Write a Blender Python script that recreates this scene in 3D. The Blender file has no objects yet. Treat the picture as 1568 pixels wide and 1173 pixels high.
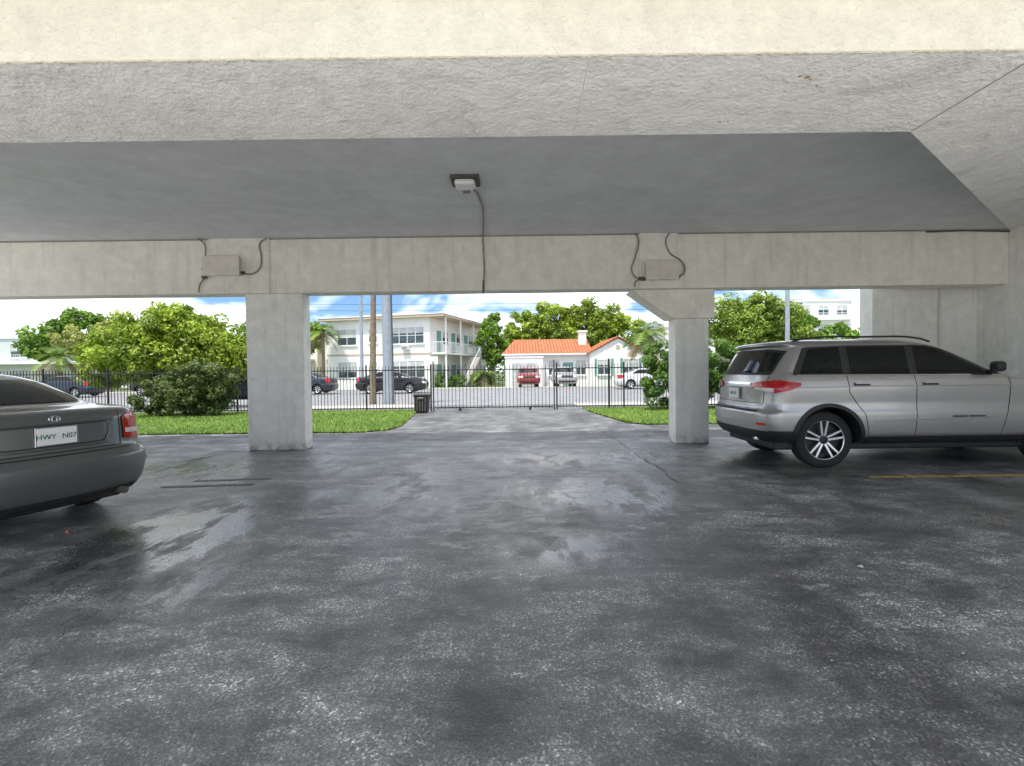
import bpy, math, random, bmesh
import numpy as np
from mathutils import Vector, Matrix
random.seed(7); RNG=np.random.default_rng(7)
R=math.radians
scene=bpy.context.scene
COL=scene.collection

# ------------------------------------------------------------------ helpers
def link(o,parent=None):
    COL.objects.link(o)
    if parent is not None: o.parent=parent
    return o
def empty(name,loc=(0,0,0),rz=0):
    e=bpy.data.objects.new(name,None); e.location=loc; e.rotation_euler=(0,0,rz); e.empty_display_size=.2
    return link(e)
def mesh(name,verts,faces,mat=None,parent=None,smooth=False,bevel=0,fm=None,mats=None):
    me=bpy.data.meshes.new(name); me.from_pydata([tuple(v) for v in verts],[],[tuple(f) for f in faces]); 
    if mats:
        for m in mats: me.materials.append(m)
    elif mat: me.materials.append(mat)
    if fm: me.polygons.foreach_set('material_index',fm)
    if smooth: me.shade_smooth()
    me.update()
    o=bpy.data.objects.new(name,me); link(o,parent)
    if bevel:
        b=o.modifiers.new('b','BEVEL'); b.width=bevel; b.segments=2; b.limit_method='ANGLE'
    return o
BF=[(0,3,2,1),(4,5,6,7),(0,1,5,4),(1,2,6,5),(2,3,7,6),(3,0,4,7)]
def boxes(name,lst,mat,parent=None,bevel=0):
    V=[];F=[]
    for (x0,x1,y0,y1,z0,z1) in lst:
        b=len(V)
        V+=[(x0,y0,z0),(x1,y0,z0),(x1,y1,z0),(x0,y1,z0),(x0,y0,z1),(x1,y0,z1),(x1,y1,z1),(x0,y1,z1)]
        F+=[tuple(b+i for i in f) for f in BF]
    return mesh(name,V,F,mat,parent,bevel=bevel)
def box(name,x0,x1,y0,y1,z0,z1,mat,parent=None,bevel=0):
    return boxes(name,[(x0,x1,y0,y1,z0,z1)],mat,parent,bevel)
def recalc(o):
    bm=bmesh.new(); bm.from_mesh(o.data); bmesh.ops.recalc_face_normals(bm,faces=bm.faces); bm.to_mesh(o.data); bm.free()
def prism_y(name,poly,y0,y1,mat,parent=None,bevel=0):
    n=len(poly); v=[(x,y0,z) for x,z in poly]+[(x,y1,z) for x,z in poly]
    f=[tuple(range(n)),tuple(range(2*n-1,n-1,-1))]+[(i,i+n,(i+1)%n+n,(i+1)%n) for i in range(n)]
    o=mesh(name,v,f,mat,parent,bevel=bevel); recalc(o); return o
def flat(name,poly,z,mat,parent=None):
    return mesh(name,[(x,y,z) for x,y in poly],[tuple(range(len(poly)))],mat,parent)
def tube(name,pts,r,mat,parent=None,cyc=False,radii=None,smooth=False):
    cu=bpy.data.curves.new(name,'CURVE'); cu.dimensions='3D'; cu.bevel_depth=r; cu.bevel_resolution=3; cu.use_fill_caps=True
    if smooth:
        s=cu.splines.new('BEZIER'); s.bezier_points.add(len(pts)-1)
        for i,p in enumerate(pts):
            bp=s.bezier_points[i]; bp.co=p; bp.handle_left_type=bp.handle_right_type='AUTO'
            if radii: bp.radius=radii[i]
    else:
        s=cu.splines.new('POLY'); s.points.add(len(pts)-1)
        for i,p in enumerate(pts):
            s.points[i].co=(*p,1)
            if radii: s.points[i].radius=radii[i]
    s.use_cyclic_u=cyc
    cu.materials.append(mat)
    return link(bpy.data.objects.new(name,cu),parent)
def tubes(name,plist,r,mat,parent=None):
    cu=bpy.data.curves.new(name,'CURVE'); cu.dimensions='3D'; cu.bevel_depth=r; cu.bevel_resolution=1
    for pts in plist:
        s=cu.splines.new('POLY'); s.points.add(len(pts)-1)
        for i,p in enumerate(pts): s.points[i].co=(*p,1)
    cu.materials.append(mat)
    return link(bpy.data.objects.new(name,cu),parent)
def lathe_y(name,prof,n,mat,parent=None,loc=(0,0,0),fmats=None,mats=None):
    V=[];F=[];fm=[]
    for r,y in prof:
        for i in range(n):
            a=2*math.pi*i/n; V.append((r*math.cos(a),y,r*math.sin(a)))
    for j in range(len(prof)-1):
        for i in range(n):
            F.append((j*n+i,j*n+(i+1)%n,(j+1)*n+(i+1)%n,(j+1)*n+i)); fm.append(fmats[j] if fmats else 0)
    o=mesh(name,V,F,mat,parent,smooth=True,fm=fm,mats=mats); o.location=loc
    o.data.set_sharp_from_angle(angle=R(40))
    return o

# ------------------------------------------------------------------ materials
def newmat(name):
    m=bpy.data.materials.new(name); m.use_nodes=True
    nt=m.node_tree; b=nt.nodes['Principled BSDF']; return m,nt,b
def ramp(nt,src,stops):
    r=nt.nodes.new('ShaderNodeValToRGB'); e=r.color_ramp.elements
    while len(e)<len(stops): e.new(.5)
    for i,(p,c) in enumerate(stops):
        e[i].position=p; e[i].color=(c[0],c[1],c[2],1) if hasattr(c,'__len__') else (c,c,c,1)
    nt.links.new(src,r.inputs[0]); return r
def noise(nt,scale,detail=4,rough=.55,vec=None,dist=0):
    n=nt.nodes.new('ShaderNodeTexNoise'); n.inputs['Scale'].default_value=scale; n.inputs['Detail'].default_value=detail
    n.inputs['Roughness'].default_value=rough; n.inputs['Distortion'].default_value=dist
    if vec is None:
        tc=nt.nodes.new('ShaderNodeTexCoord'); vec=tc.outputs['Object']
    nt.links.new(vec,n.inputs['Vector']); return n
def mix(nt,fac,a,b,mode='MIX'):
    m=nt.nodes.new('ShaderNodeMix'); m.data_type='RGBA'; m.blend_type=mode
    for s,i in ((fac,0),(a,6),(b,7)):
        if hasattr(s,'links'): nt.links.new(s,m.inputs[i])
        elif i==0: m.inputs[0].default_value=s
        else: m.inputs[i].default_value=(*s,1) if len(s)==3 else s
    return m.outputs[2]
def math_(nt,op,a,b=0.0,c=None,clamp=False):
    m=nt.nodes.new('ShaderNodeMath'); m.operation=op; m.use_clamp=clamp
    for i,s in enumerate((a,b) if c is None else (a,b,c)):
        if hasattr(s,'links'): nt.links.new(s,m.inputs[i])
        else: m.inputs[i].default_value=s
    return m.outputs[0]
def bump(nt,b,h,strength,dist=.01):
    bp=nt.nodes.new('ShaderNodeBump'); bp.inputs['Distance'].default_value=dist
    if hasattr(strength,'links'): nt.links.new(strength,bp.inputs['Strength'])
    else: bp.inputs['Strength'].default_value=strength
    nt.links.new(h,bp.inputs['Height']); nt.links.new(bp.outputs[0],b.inputs['Normal']); return bp
def pm(name,col,rough=.6,metal=0,var=.15,scale=6,bmp=0,bscale=60,coat=0,spec=None):
    m,nt,b=newmat(name)
    n=noise(nt,scale,3)
    lo=tuple(c*(1-var) for c in col); hi=tuple(min(1,c*(1+var)) for c in col)
    r=ramp(nt,n.outputs[0],[(.3,lo),(.7,hi)])
    nt.links.new(r.outputs[0],b.inputs['Base Color'])
    b.inputs['Roughness'].default_value=rough; b.inputs['Metallic'].default_value=metal
    b.inputs['Coat Weight'].default_value=coat; b.inputs['Coat Roughness'].default_value=.04
    if spec is not None: b.inputs['Specular IOR Level'].default_value=spec
    if bmp:
        n2=noise(nt,bscale,3); bump(nt,b,n2.outputs[0],bmp)
    return m
def plaster(name,col,stain,sc=1.0,bs=.4,stainamt=.5,streak=.0,dirty=None,chip=.62,dirtcol=(.42,.41,.38),foot=0):
    m,nt,b=newmat(name)
    tc=nt.nodes.new('ShaderNodeTexCoord'); ob=tc.outputs['Object']
    n1=noise(nt,.9*sc,3,.65,ob,dist=.6); n2=noise(nt,5*sc,4,.7,ob); n3=noise(nt,34,2,.65,ob)
    f1=ramp(nt,n1.outputs[0],[(.42,0),(.72,stainamt)])
    c=mix(nt,f1.outputs[0],col,stain)
    f2=ramp(nt,n2.outputs[0],[(.3,.88),(.7,1.05)])
    c=mix(nt,1.0,c,f2.outputs[0],'MULTIPLY')
    if streak:
        mp=nt.nodes.new('ShaderNodeMapping'); mp.inputs['Scale'].default_value=(7,7,.55); nt.links.new(ob,mp.inputs[0])
        s=noise(nt,1.2,3,.6,mp.outputs[0]); sf=ramp(nt,s.outputs[0],[(.52,0),(.75,streak)]).outputs[0]
        c=mix(nt,sf,c,(.38,.36,.31))
    vo=nt.nodes.new('ShaderNodeTexVoronoi'); vo.inputs['Scale'].default_value=3.3
    ad=nt.nodes.new('ShaderNodeVectorMath'); ad.operation='ADD'
    nt.links.new(ob,ad.inputs[0]); nt.links.new(n2.outputs['Color'],ad.inputs[1]); nt.links.new(ad.outputs[0],vo.inputs['Vector'])
    f3=ramp(nt,vo.outputs['Distance'],[(.025,chip),(.06,1)])
    c=mix(nt,1.0,c,f3.outputs[0],'MULTIPLY')
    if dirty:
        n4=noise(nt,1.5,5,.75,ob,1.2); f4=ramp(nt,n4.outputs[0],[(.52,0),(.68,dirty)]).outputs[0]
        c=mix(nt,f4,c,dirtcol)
    if foot:
        sep=nt.nodes.new('ShaderNodeSeparateXYZ'); nt.links.new(ob,sep.inputs[0])
        f=math_(nt,'SUBTRACT',1.0,math_(nt,'MULTIPLY',sep.outputs[2],2.6),clamp=True)
        f=math_(nt,'MULTIPLY',math_(nt,'MULTIPLY',f,f),ramp(nt,n2.outputs[0],[(.38,0),(.62,foot)]).outputs[0])
        c=mix(nt,f,c,(.20,.18,.15))
    nt.links.new(c,b.inputs['Base Color']); b.inputs['Roughness'].default_value=.85
    h=math_(nt,'ADD',math_(nt,'MULTIPLY',n3.outputs[0],.5),n2.outputs[0])
    bump(nt,b,h,bs,.02)
    return m

M_white=plaster('plaster_white',(.91,.90,.85),(.77,.74,.67),streak=.20,dirty=.18,bs=.5,foot=.9)
M_beam=plaster('plaster_beam',(.92,.89,.80),(.79,.74,.63),1,.5,streak=.24,dirty=.2)
M_cream=plaster('plaster_cream',(.85,.80,.66),(.79,.72,.59),1.6,1.0,.7,dirty=.3,dirtcol=(.66,.60,.48),chip=.7)
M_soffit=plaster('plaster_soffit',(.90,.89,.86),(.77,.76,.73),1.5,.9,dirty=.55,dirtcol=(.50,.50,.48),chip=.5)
M_slab=plaster('plaster_slab',(.75,.76,.78),(.66,.67,.70),.6,.15,.5,dirty=.2,dirtcol=(.5,.5,.5),chip=.9)

def asphalt_mat(name,k=1.0,inside=True):
    m,nt,b=newmat(name)
    tc=nt.nodes.new('ShaderNodeTexCoord'); ob=tc.outputs['Object']
    mp=nt.nodes.new('ShaderNodeMapping'); mp.inputs['Scale'].default_value=(.75,1.35,1); nt.links.new(ob,mp.inputs[0])
    mp2=nt.nodes.new('ShaderNodeMapping'); mp2.inputs['Scale'].default_value=(1.3,.5,1); mp2.inputs['Rotation'].default_value=(0,0,.35); nt.links.new(ob,mp2.inputs[0])
    big=noise(nt,.7,4,.68,mp2.outputs[0],.5); mid=noise(nt,2.0,5,.76,mp.outputs[0],.3); grain=noise(nt,95,1,.7,ob)
    vo=nt.nodes.new('ShaderNodeTexVoronoi'); vo.inputs['Scale'].default_value=110; nt.links.new(ob,vo.inputs['Vector'])
    sep=nt.nodes.new('ShaderNodeSeparateXYZ'); nt.links.new(ob,sep.inputs[0])
    def ell(cx,cy,rx,ry,a=1.0):
        dx=math_(nt,'DIVIDE',math_(nt,'SUBTRACT',sep.outputs[0],cx),rx); dy=math_(nt,'DIVIDE',math_(nt,'SUBTRACT',sep.outputs[1],cy),ry)
        d2=math_(nt,'ADD',math_(nt,'MULTIPLY',dx,dx),math_(nt,'MULTIPLY',dy,dy))
        return math_(nt,'MULTIPLY',math_(nt,'POWER',2.718,math_(nt,'MULTIPLY',d2,-1.0)),a)
    c=ramp(nt,mid.outputs[0],[(.36,(.060*k,.061*k,.063*k)),(.50,(.125*k,.126*k,.128*k)),(.64,(.25*k,.25*k,.246*k))]).outputs[0]
    d=ramp(nt,big.outputs[0],[(.38,.50),(.60,1.2)]).outputs[0]
    c=mix(nt,1.0,c,d,'MULTIPLY')
    sp=ramp(nt,vo.outputs['Color'],[(.30,.50),(.72,1.05),(.95,3.0)]).outputs[0]
    spf=ramp(nt,mid.outputs[0],[(.42,.35),(.60,1.0)]).outputs[0]
    c=mix(nt,spf,c,sp,'MULTIPLY')
    g=ramp(nt,grain.outputs[0],[(.35,.55),(.65,1.4)]).outputs[0]
    c=mix(nt,.8,c,g,'MULTIPLY')
    if inside:
        band=math_(nt,'MAXIMUM',ell(-.3,6.2,2.7,3.0),ell(3.2,3.2,2.2,1.8,.55))
        sc=noise(nt,3.4,6,.72,mp.outputs[0],.3)
        thr=math_(nt,'SUBTRACT',.69,math_(nt,'MULTIPLY',band,.215))
        pf=math_(nt,'MULTIPLY',math_(nt,'SUBTRACT',sc.outputs[0],thr),16.0,clamp=True)
        brk=ramp(nt,grain.outputs[0],[(.38,.55),(.55,1.0)]).outputs[0]
        pf=math_(nt,'MULTIPLY',math_(nt,'MULTIPLY',pf,brk),.72)
        c=mix(nt,pf,c,(.58,.58,.57))
        w=ell(-2.9,4.5,.8,1.4,1.8)
        for a in (ell(1.1,5.7,1.0,.8,1.6),ell(-2.3,3.2,.5,.7,1.2),ell(.45,3.9,.6,.5,1.2),ell(1.4,8.0,1.8,.8,1.3),ell(-4.5,7.4,2.0,1.3,1.1),ell(-1.3,6.0,.6,1.6,.9),ell(4.3,4.6,1.4,.6,.8)): w=math_(nt,'MAXIMUM',w,a)
        wn=noise(nt,2.2,6,.68,mp2.outputs[0],.2)
        w=math_(nt,'MULTIPLY',w,ramp(nt,wn.outputs[0],[(.40,0),(.54,1)]).outputs[0],clamp=True)
        wb=ramp(nt,big.outputs[0],[(.36,.5),(.48,0)]).outputs[0]
        w=math_(nt,'ADD',w,wb,clamp=True)
        w=math_(nt,'MULTIPLY',w,math_(nt,'SUBTRACT',1.0,math_(nt,'MULTIPLY',pf,.95)))
        fine=ramp(nt,vo.outputs['Color'],[(.45,1.0),(.95,.65)]).outputs[0]
        w=math_(nt,'MULTIPLY',w,fine)
        c=mix(nt,math_(nt,'MULTIPLY',w,.35),c,(.03,.03,.034))
        rg=math_(nt,'SUBTRACT',.48,math_(nt,'MULTIPLY',w,.34))
        nt.links.new(rg,b.inputs['Roughness'])
        st=math_(nt,'SUBTRACT',.45,math_(nt,'MULTIPLY',w,.36))
        b.inputs['Specular IOR Level'].default_value=.85
    else:
        b.inputs['Roughness'].default_value=.5; st=.35
    nt.links.new(c,b.inputs['Base Color'])
    bump(nt,b,math_(nt,'ADD',vo.outputs['Distance'],grain.outputs[0]),st,.005)
    return m
M_asph=asphalt_mat('asphalt_wet',1.6)
M_drive=asphalt_mat('asphalt_drive',1.1,False)
M_road=pm('road_asphalt',(.25,.25,.26),.85,var=.15,scale=1.2)
M_conc=pm('concrete_pale_bounce',(.62,.60,.56),.85,var=.1,scale=3)
M_walk=pm('concrete_sidewalk',(.48,.47,.44),.85,var=.12,scale=3)
M_kerb=pm('kerb_concrete',(.45,.44,.41),.85)
M_ground=pm('ground_soil_grass',(.12,.15,.06),.95,var=.35,scale=1.5)
M_grassbase=pm('lawn_base',(.08,.16,.025),.95,var=.3,scale=3)
def wornpaint(name,col,under,t0,t1):
    m,nt,b=newmat(name); n=noise(nt,9,5,.7); f=ramp(nt,n.outputs[0],[(t0,0),(t1,1)]).outputs[0]
    nt.links.new(mix(nt,f,under,col),b.inputs['Base Color']); b.inputs['Roughness'].default_value=.6; return m
M_yellow=wornpaint('worn_yellow_paint',(.58,.42,.14),(.14,.13,.11),.34,.52)
M_redst=wornpaint('worn_red_stripe',(.10,.055,.04),(.12,.12,.12),.42,.58)
M_crack=pm('crack_dark',(.055,.055,.055),.8)
M_chip=pm('pale_chip',(.6,.6,.58),.8)
M_black=pm('black_iron',(.015,.015,.016),.45,var=.1)
M_pipe=pm('conduit_grey',(.27,.25,.23),.6,var=.2)
M_pipedk=pm('conduit_dark',(.10,.09,.08),.7,var=.3)
M_boxm=pm('junction_box_paint',(.70,.66,.58),.6,var=.1)
M_lens=pm('lamp_lens',(.85,.86,.86),.25,var=.05)
M_rust=pm('rust',(.42,.22,.08),.9,var=.4,scale=40)
M_tyre=pm('tyre_rubber',(.02,.02,.02),.8,var=.2)
M_plastic=pm('black_plastic',(.022,.022,.023),.55,var=.1)
M_rimd=pm('rim_dark',(.02,.02,.022),.4,metal=.3)
M_rims=pm('rim_silver',(.75,.75,.76),.25,metal=.8,var=.05)
M_glass=pm('tinted_glass',(.006,.009,.009),.03,var=.1,spec=.28)
M_red=pm('tail_lamp_red',(.50,.006,.010),.12,var=.15,coat=.6)
M_redd=pm('reflector_red',(.6,.02,.01),.3)
M_clear=pm('clear_lamp',(.75,.73,.72),.12,coat=1)
M_chrome=pm('chrome',(.8,.8,.81),.12,metal=1,var=.03)
M_plate=pm('plate_white',(.85,.87,.85),.4,var=.03)
M_green=pm('plate_green',(.02,.16,.08),.5)
M_orange=pm('plate_orange',(.75,.20,.03),.5)
def paint(name,col,metal=.5,rough=.35):
    return pm(name,col,rough,metal=metal,var=.02,coat=.8)
P_silver=paint('paint_silver',(.44,.43,.42),.6,.30)
P_grey=paint('paint_grey_green',(.15,.157,.152),.5,.35)
P_blk=paint('paint_black',(.012,.013,.016),.2,.3)
P_navy=paint('paint_navy',(.02,.03,.05),.3,.3)
P_red=paint('paint_red',(.30,.02,.02),.2,.3)
P_wht=paint('paint_white',(.7,.7,.7),.0,.3)

# ------------------------------------------------------------------ vehicles
def catmull(st,sub=6):
    st=np.array(st,float); out=[]
    n=len(st)
    for i in range(n-1):
        p0=st[max(i-1,0)];p1=st[i];p2=st[i+1];p3=st[min(i+2,n-1)]
        for j in range(sub):
            t=j/sub
            c=.5*((2*p1)+(-p0+p2)*t+(2*p0-5*p1+4*p2-p3)*t*t+(-p0+3*p1-3*p2+p3)*t**3)
            l=p1*(1-t)+p2*t
            out.append(.6*c+.4*l)
    out.append(st[-1]); out=np.array(out)
    out[:,0]=np.maximum.accumulate(out[:,0]+np.arange(len(out))*1e-6)
    return out
class Car:
    def __init__(s,name,st,loc,ang,paint,rr=.38,rf=.55,axles=(.95,3.87),wr=.385,ww=.24,arch=.45,detail=True,wheelstyle=0,sc=1):
        s.rr=rr; s.rf=rf
        s.S=catmull(st,6 if detail else 4); s.e=empty(name,loc,ang); s.e.scale=(sc,sc,sc)
        nc,ns=(12,16) if detail else (6,8)
        V=[];F=[]
        for z,xr,xf,w in s.S:
            a_r=min(rr,.45*(xf-xr)); a_f=min(rf,.45*(xf-xr)); h=[]
            for a in np.linspace(0,math.pi/2,nc):
                h.append((xr+a_r*(1-max(0,math.cos(a))**(2/3)),w*math.sin(a)**(2/3)))
            for x in np.linspace(xr+a_r,xf-a_f,ns)[1:-1]: h.append((x,w))
            for a in np.linspace(math.pi/2,0,nc):
                h.append((xf-a_f*(1-max(0,math.cos(a))**(2/3)),w*math.sin(a)**(2/3)))
            ring=h+[(x,-y) for x,y in h[-2:0:-1]]
            V+=[(x,y,z) for x,y in ring]; m=len(ring)
        nr=len(s.S)
        for j in range(nr-1):
            for i in range(m): F.append((j*m+i,(j+1)*m+i,(j+1)*m+(i+1)%m,j*m+(i+1)%m))
        F.append(tuple(range(m))); F.append(tuple((nr-1)*m+i for i in range(m-1,-1,-1)))
        body=mesh('body',V,F,paint,s.e); recalc(body)
        body.data.materials.append(M_plastic)
        V=[];F=[];n=36
        for ax in axles:
            for sg in (-1,1):
                b=len(V); ys=(.50*sg,1.3*sg)
                for y in ys:
                    for i in range(n):
                        a=2*math.pi*i/n; V.append((ax+arch*math.cos(a),y,wr+.02+arch*math.sin(a)))
                F.append(tuple(b+i for i in range(n))); F.append(tuple(b+n+i for i in range(n-1,-1,-1)))
                for i in range(n): F.append((b+i,b+n+i,b+n+(i+1)%n,b+(i+1)%n))
        cut=mesh('cut',V,F,M_plastic,s.e); recalc(cut)
        md=body.modifiers.new('b','BOOLEAN'); md.operation='DIFFERENCE'; md.object=cut; md.solver='EXACT'
        try: md.material_mode='TRANSFER'
        except Exception: pass
        bpy.context.view_layer.update()
        dg=bpy.context.evaluated_depsgraph_get()
        me=bpy.data.meshes.new_from_object(body.evaluated_get(dg)); body.modifiers.clear(); body.data=me
        bpy.data.objects.remove(cut)
        me.shade_smooth(); me.set_sharp_from_angle(angle=R(38))
        s.axles=axles; s.wr=wr; s.arch=arch
        for k,ax in enumerate(axles):
            for sg in (-1,1):
                wv=float(np.interp(wr,s.S[:,0],s.S[:,3]))
                s.wheel(ax,sg*(wv-.02),sg,wr,ww,detail,wheelstyle)
    def at(s,z):
        return [float(np.interp(z,s.S[:,0],s.S[:,i])) for i in (1,2,3)]
    def W(s,x,z):
        xr,xf,w=s.at(z); a_r=min(s.rr,.45*(xf-xr)); a_f=min(s.rf,.45*(xf-xr)); t=0
        if x<xr+a_r: t=min(1,(xr+a_r-x)/a_r)
        elif x>xf-a_f: t=min(1,(x-xf+a_f)/a_f)
        return w*(1-t**3)**(1/3)
    def XR(s,y,z,front=False):
        xr,xf,w=s.at(z); a=min(s.rr,.45*(xf-xr)); af=min(s.rf,.45*(xf-xr)); v=min(1,abs(y)/w); q=1-(1-v**3)**(1/3)
        return xf-af*q if front else xr+a*q
    def side(s,name,cx,lo,hi,mat,off=.006,sides=(-1,1),nx=26,nz=8):
        x0,x1=cx
        for sg in sides:
            V=[];F=[]
            for i in range(nx+1):
                x=x0+(x1-x0)*i/nx
                a=np.interp(x,[p[0] for p in lo],[p[1] for p in lo]); b=np.interp(x,[p[0] for p in hi],[p[1] for p in hi])
                for j in range(nz+1):
                    z=a+(b-a)*j/nz; V.append((x,sg*(s.W(x,z)+off),z))
            for i in range(nx):
                for j in range(nz):
                    q=i*(nz+1)+j; F.append((q,q+nz+1,q+nz+2,q+1) if sg<0 else (q,q+1,q+nz+2,q+nz+1))
            mesh(name,V,F,mat,s.e,smooth=True)
    def rear(s,name,cy,lo,hi,mat,off=.008,front=False,ny=24,nz=8):
        y0,y1=cy; V=[];F=[]
        for i in range(ny+1):
            y=y0+(y1-y0)*i/ny
            a=np.interp(y,[p[0] for p in lo],[p[1] for p in lo]); b=np.interp(y,[p[0] for p in hi],[p[1] for p in hi])
            for j in range(nz+1):
                z=a+(b-a)*j/nz; x=s.XR(y,z,front); V.append((x+(off if front else -off),y,z))
        for i in range(ny):
            for j in range(nz):
                q=i*(nz+1)+j; F.append((q,q+1,q+nz+2,q+nz+1) if not front else (q,q+nz+1,q+nz+2,q+1))
        mesh(name,V,F,mat,s.e,smooth=True)
    def seam(s,name,pts,mat=None,r=.004,sides=(-1,1)):
        P=[]
        for a,b in zip(pts[:-1],pts[1:]):
            for t in np.linspace(0,1,9)[:-1]: P.append((a[0]+(b[0]-a[0])*t,a[1]+(b[1]-a[1])*t))
        P.append(pts[-1])
        for sg in sides:
            tube(name,[(x,sg*s.W(x,z),z) for x,z in P],r,mat or M_plastic,s.e)
    def rseam(s,name,pts,mat=None,r=.004):
        P=[]
        for a,b in zip(pts[:-1],pts[1:]):
            for t in np.linspace(0,1,9)[:-1]: P.append((a[0]+(b[0]-a[0])*t,a[1]+(b[1]-a[1])*t))
        P.append(pts[-1])
        tube(name,[(s.XR(y,z),y,z) for y,z in P],r,mat or M_plastic,s.e)
    def archlip(s,mat,wd=.07,off=.02,a0=-8,a1=188):
        for ax in s.axles:
            for sg in (-1,1):
                V=[];F=[];n=36
                for i in range(n+1):
                    a=R(a0+(a1-a0)*i/n)
                    def P(r):
                        return ax+r*math.cos(a), s.wr+.02+r*math.sin(a)
                    x1,z1=P(s.arch-.005); x2,z2=P(s.arch+wd)
                    y1=s.W(x1,max(z1,.3)); y2=s.W(x2,max(z2,.3))
                    V+=[(x1,sg*(y1-.10),z1),(x1,sg*(y1+off),z1),(x2,sg*(y2+off),z2),(x2,sg*(y2-.01),z2)]
                for i in range(n):
                    for j in range(3):
                        q=i*4+j; F.append((q,q+4,q+5,q+1))
                mesh('wheel_arch_trim',V,F,mat,s.e,smooth=True).data.set_sharp_from_angle(angle=R(40))
    def wheel(s,ax,y,sg,r,ww,detail,style):
        h=empty('wheel',(ax,y,r)); h.parent=s.e; 
        rim=r*(.70 if style==0 else .66)
        prof=[(rim,-ww),(r*.93,-ww),(r,-ww+.03),(r,-.03),(r*.965,-.012),(r*.85,.0),(rim+.02,-.005),(rim,-.012),(rim-.010,-.02),(rim-.02,-.10),(.02,-.11)]
        prof=[(a,b*sg) for a,b in prof]
        lathe_y('tyre',prof,48 if detail else 24,None,h,fmats=[0,0,0,0,0,0,0,1,2,2],mats=[M_tyre,M_rims,M_rimd])
        V=[];F=[]
        ns=5 if style==0 else 7
        for k in range(ns):
            for dv in ((-.16,.16) if style==0 else (0,)):
                a0=2*math.pi*k/ns+math.pi/2+dv*2.2; a1=2*math.pi*k/ns+math.pi/2+dv*1.15
                w0,w1=(.015,.0125) if style==0 else (.03,.03)
                p0=np.array([math.cos(a0)*.045,math.sin(a0)*.045]); p1=np.array([math.cos(a1)*(rim-.006),math.sin(a1)*(rim-.006)])
                d=(p1-p0)/np.linalg.norm(p1-p0); nrm=np.array([-d[1],d[0]])
                b=len(V)
                for (p,wd,yo) in ((p0,w0,-.035),(p1,w1,-.018)):
                    for sgn in (-1,1):
                        q=p+nrm*wd*sgn; V.append((q[0],yo*sg,q[1])); V.append((q[0],(yo-.03)*sg,q[1]))
                F+=[(b,b+2,b+6,b+4),(b,b+4,b+5,b+1),(b+2,b+3,b+7,b+6),(b+1,b+5,b+7,b+3)]
        mesh('spokes',V,F,M_rims,h)
        lathe_y('hub',[(.058,-.06*sg),(.058,-.028*sg),(.045,-.022*sg),(.001,-.022*sg)],20,M_rimd,h)
    def text(s,body,y,z,size,mat,off=.02,name='lettering'):
        cu=bpy.data.curves.new(name,'FONT'); cu.body=body; cu.size=size; cu.extrude=.001; cu.align_x='CENTER'; cu.align_y='CENTER'; cu.materials.append(mat)
        o=bpy.data.objects.new(name,cu); link(o,s.e)
        x=s.XR(0,z)-off
        o.matrix_local=Matrix(((0,0,-1,x),(-1,0,0,y),(0,1,0,z),(0,0,0,1)))
        return o

SUV=[(.33,.24,4.7,.80),(.38,.10,4.84,.88),(.48,.03,4.90,.945),(.62,.0,4.92,.965),(.76,.0,4.92,.97),(.82,.05,4.90,.960),(.90,.07,4.88,.955),(1.02,.08,4.84,.965),(1.12,.08,4.7,.972),(1.16,.09,4.6,.965),
     (1.22,.11,3.85,.950),(1.30,.14,3.50,.920),(1.33,.16,3.43,.900),(1.45,.22,3.20,.870),(1.60,.29,2.90,.828),(1.68,.33,2.70,.802),(1.72,.27,2.54,.775),(1.76,.30,2.38,.71),(1.785,.50,2.2,.60),(1.80,.80,2.0,.40)]
c=Car('parked_suv',SUV,(3.38,7.83,0),0,P_silver,rr=.35,axles=(.93,4.15),wr=.39,arch=.45)
c.side('window_trim',(.46,3.36),[(.4,1.295),(3.4,1.275)],[(.46,1.32),(.64,1.675),(1.2,1.695),(2.2,1.695),(2.72,1.655),(3.36,1.30)],M_plastic,.004,nx=50)
c.side('quarter_glass',(.56,1.14),[(.5,1.315),(1.2,1.312)],[(.56,1.335),(.71,1.65),(1.14,1.672)],M_glass,.009)
c.side('rear_door_glass',(1.25,2.05),[(1.2,1.312),(2.1,1.300)],[(1.25,1.672),(2.05,1.675)],M_glass,.009)
c.side('front_door_glass',(2.16,3.28),[(2.1,1.300),(3.3,1.292)],[(2.14,1.675),(2.3,1.672),(2.68,1.635),(3.28,1.31)],M_glass,.009,nx=40)
c.side('chrome_strip',(.50,3.4),[(.5,1.286),(3.4,1.266)],[(.5,1.297),(3.4,1.277)],M_chrome,.012)
c.side('rocker_cladding',(1.43,3.64),[(0,.335),(5,.335)],[(0,.44),(5,.44)],M_plastic,.018)
c.side('chrome_rocker_strip',(1.45,3.62),[(0,.445),(5,.445)],[(0,.455),(5,.455)],M_chrome,.014)
c.archlip(M_plastic,.045)
c.seam('door_seam',[(1.18,1.30),(1.20,1.05),(1.42,.75),(1.48,.46)],r=.005)
c.seam('door_seam',[(2.10,1.29),(2.12,.9),(2.11,.46)],r=.005)
c.seam('door_seam',[(3.38,1.27),(3.38,.9),(3.28,.46)],r=.005)
c.seam('door_crease',[(.35,1.12),(1.5,1.13),(3.4,1.13)],P_silver,.007)
c.seam('door_crease_low',[(1.55,.66),(3.2,.70)],P_silver,.010)
c.side('door_handle',(1.27,1.47),[(0,1.165),(5,1.165)],[(0,1.195),(5,1.195)],P_silver,.035,nx=6,nz=3)
c.side('door_handle',(2.20,2.40),[(0,1.165),(5,1.165)],[(0,1.195),(5,1.195)],P_silver,.035,nx=6,nz=3)
c.side('door_handle_recess',(1.26,1.48),[(0,1.14),(5,1.14)],[(0,1.165),(5,1.165)],M_plastic,.004,nx=6,nz=3)
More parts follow.
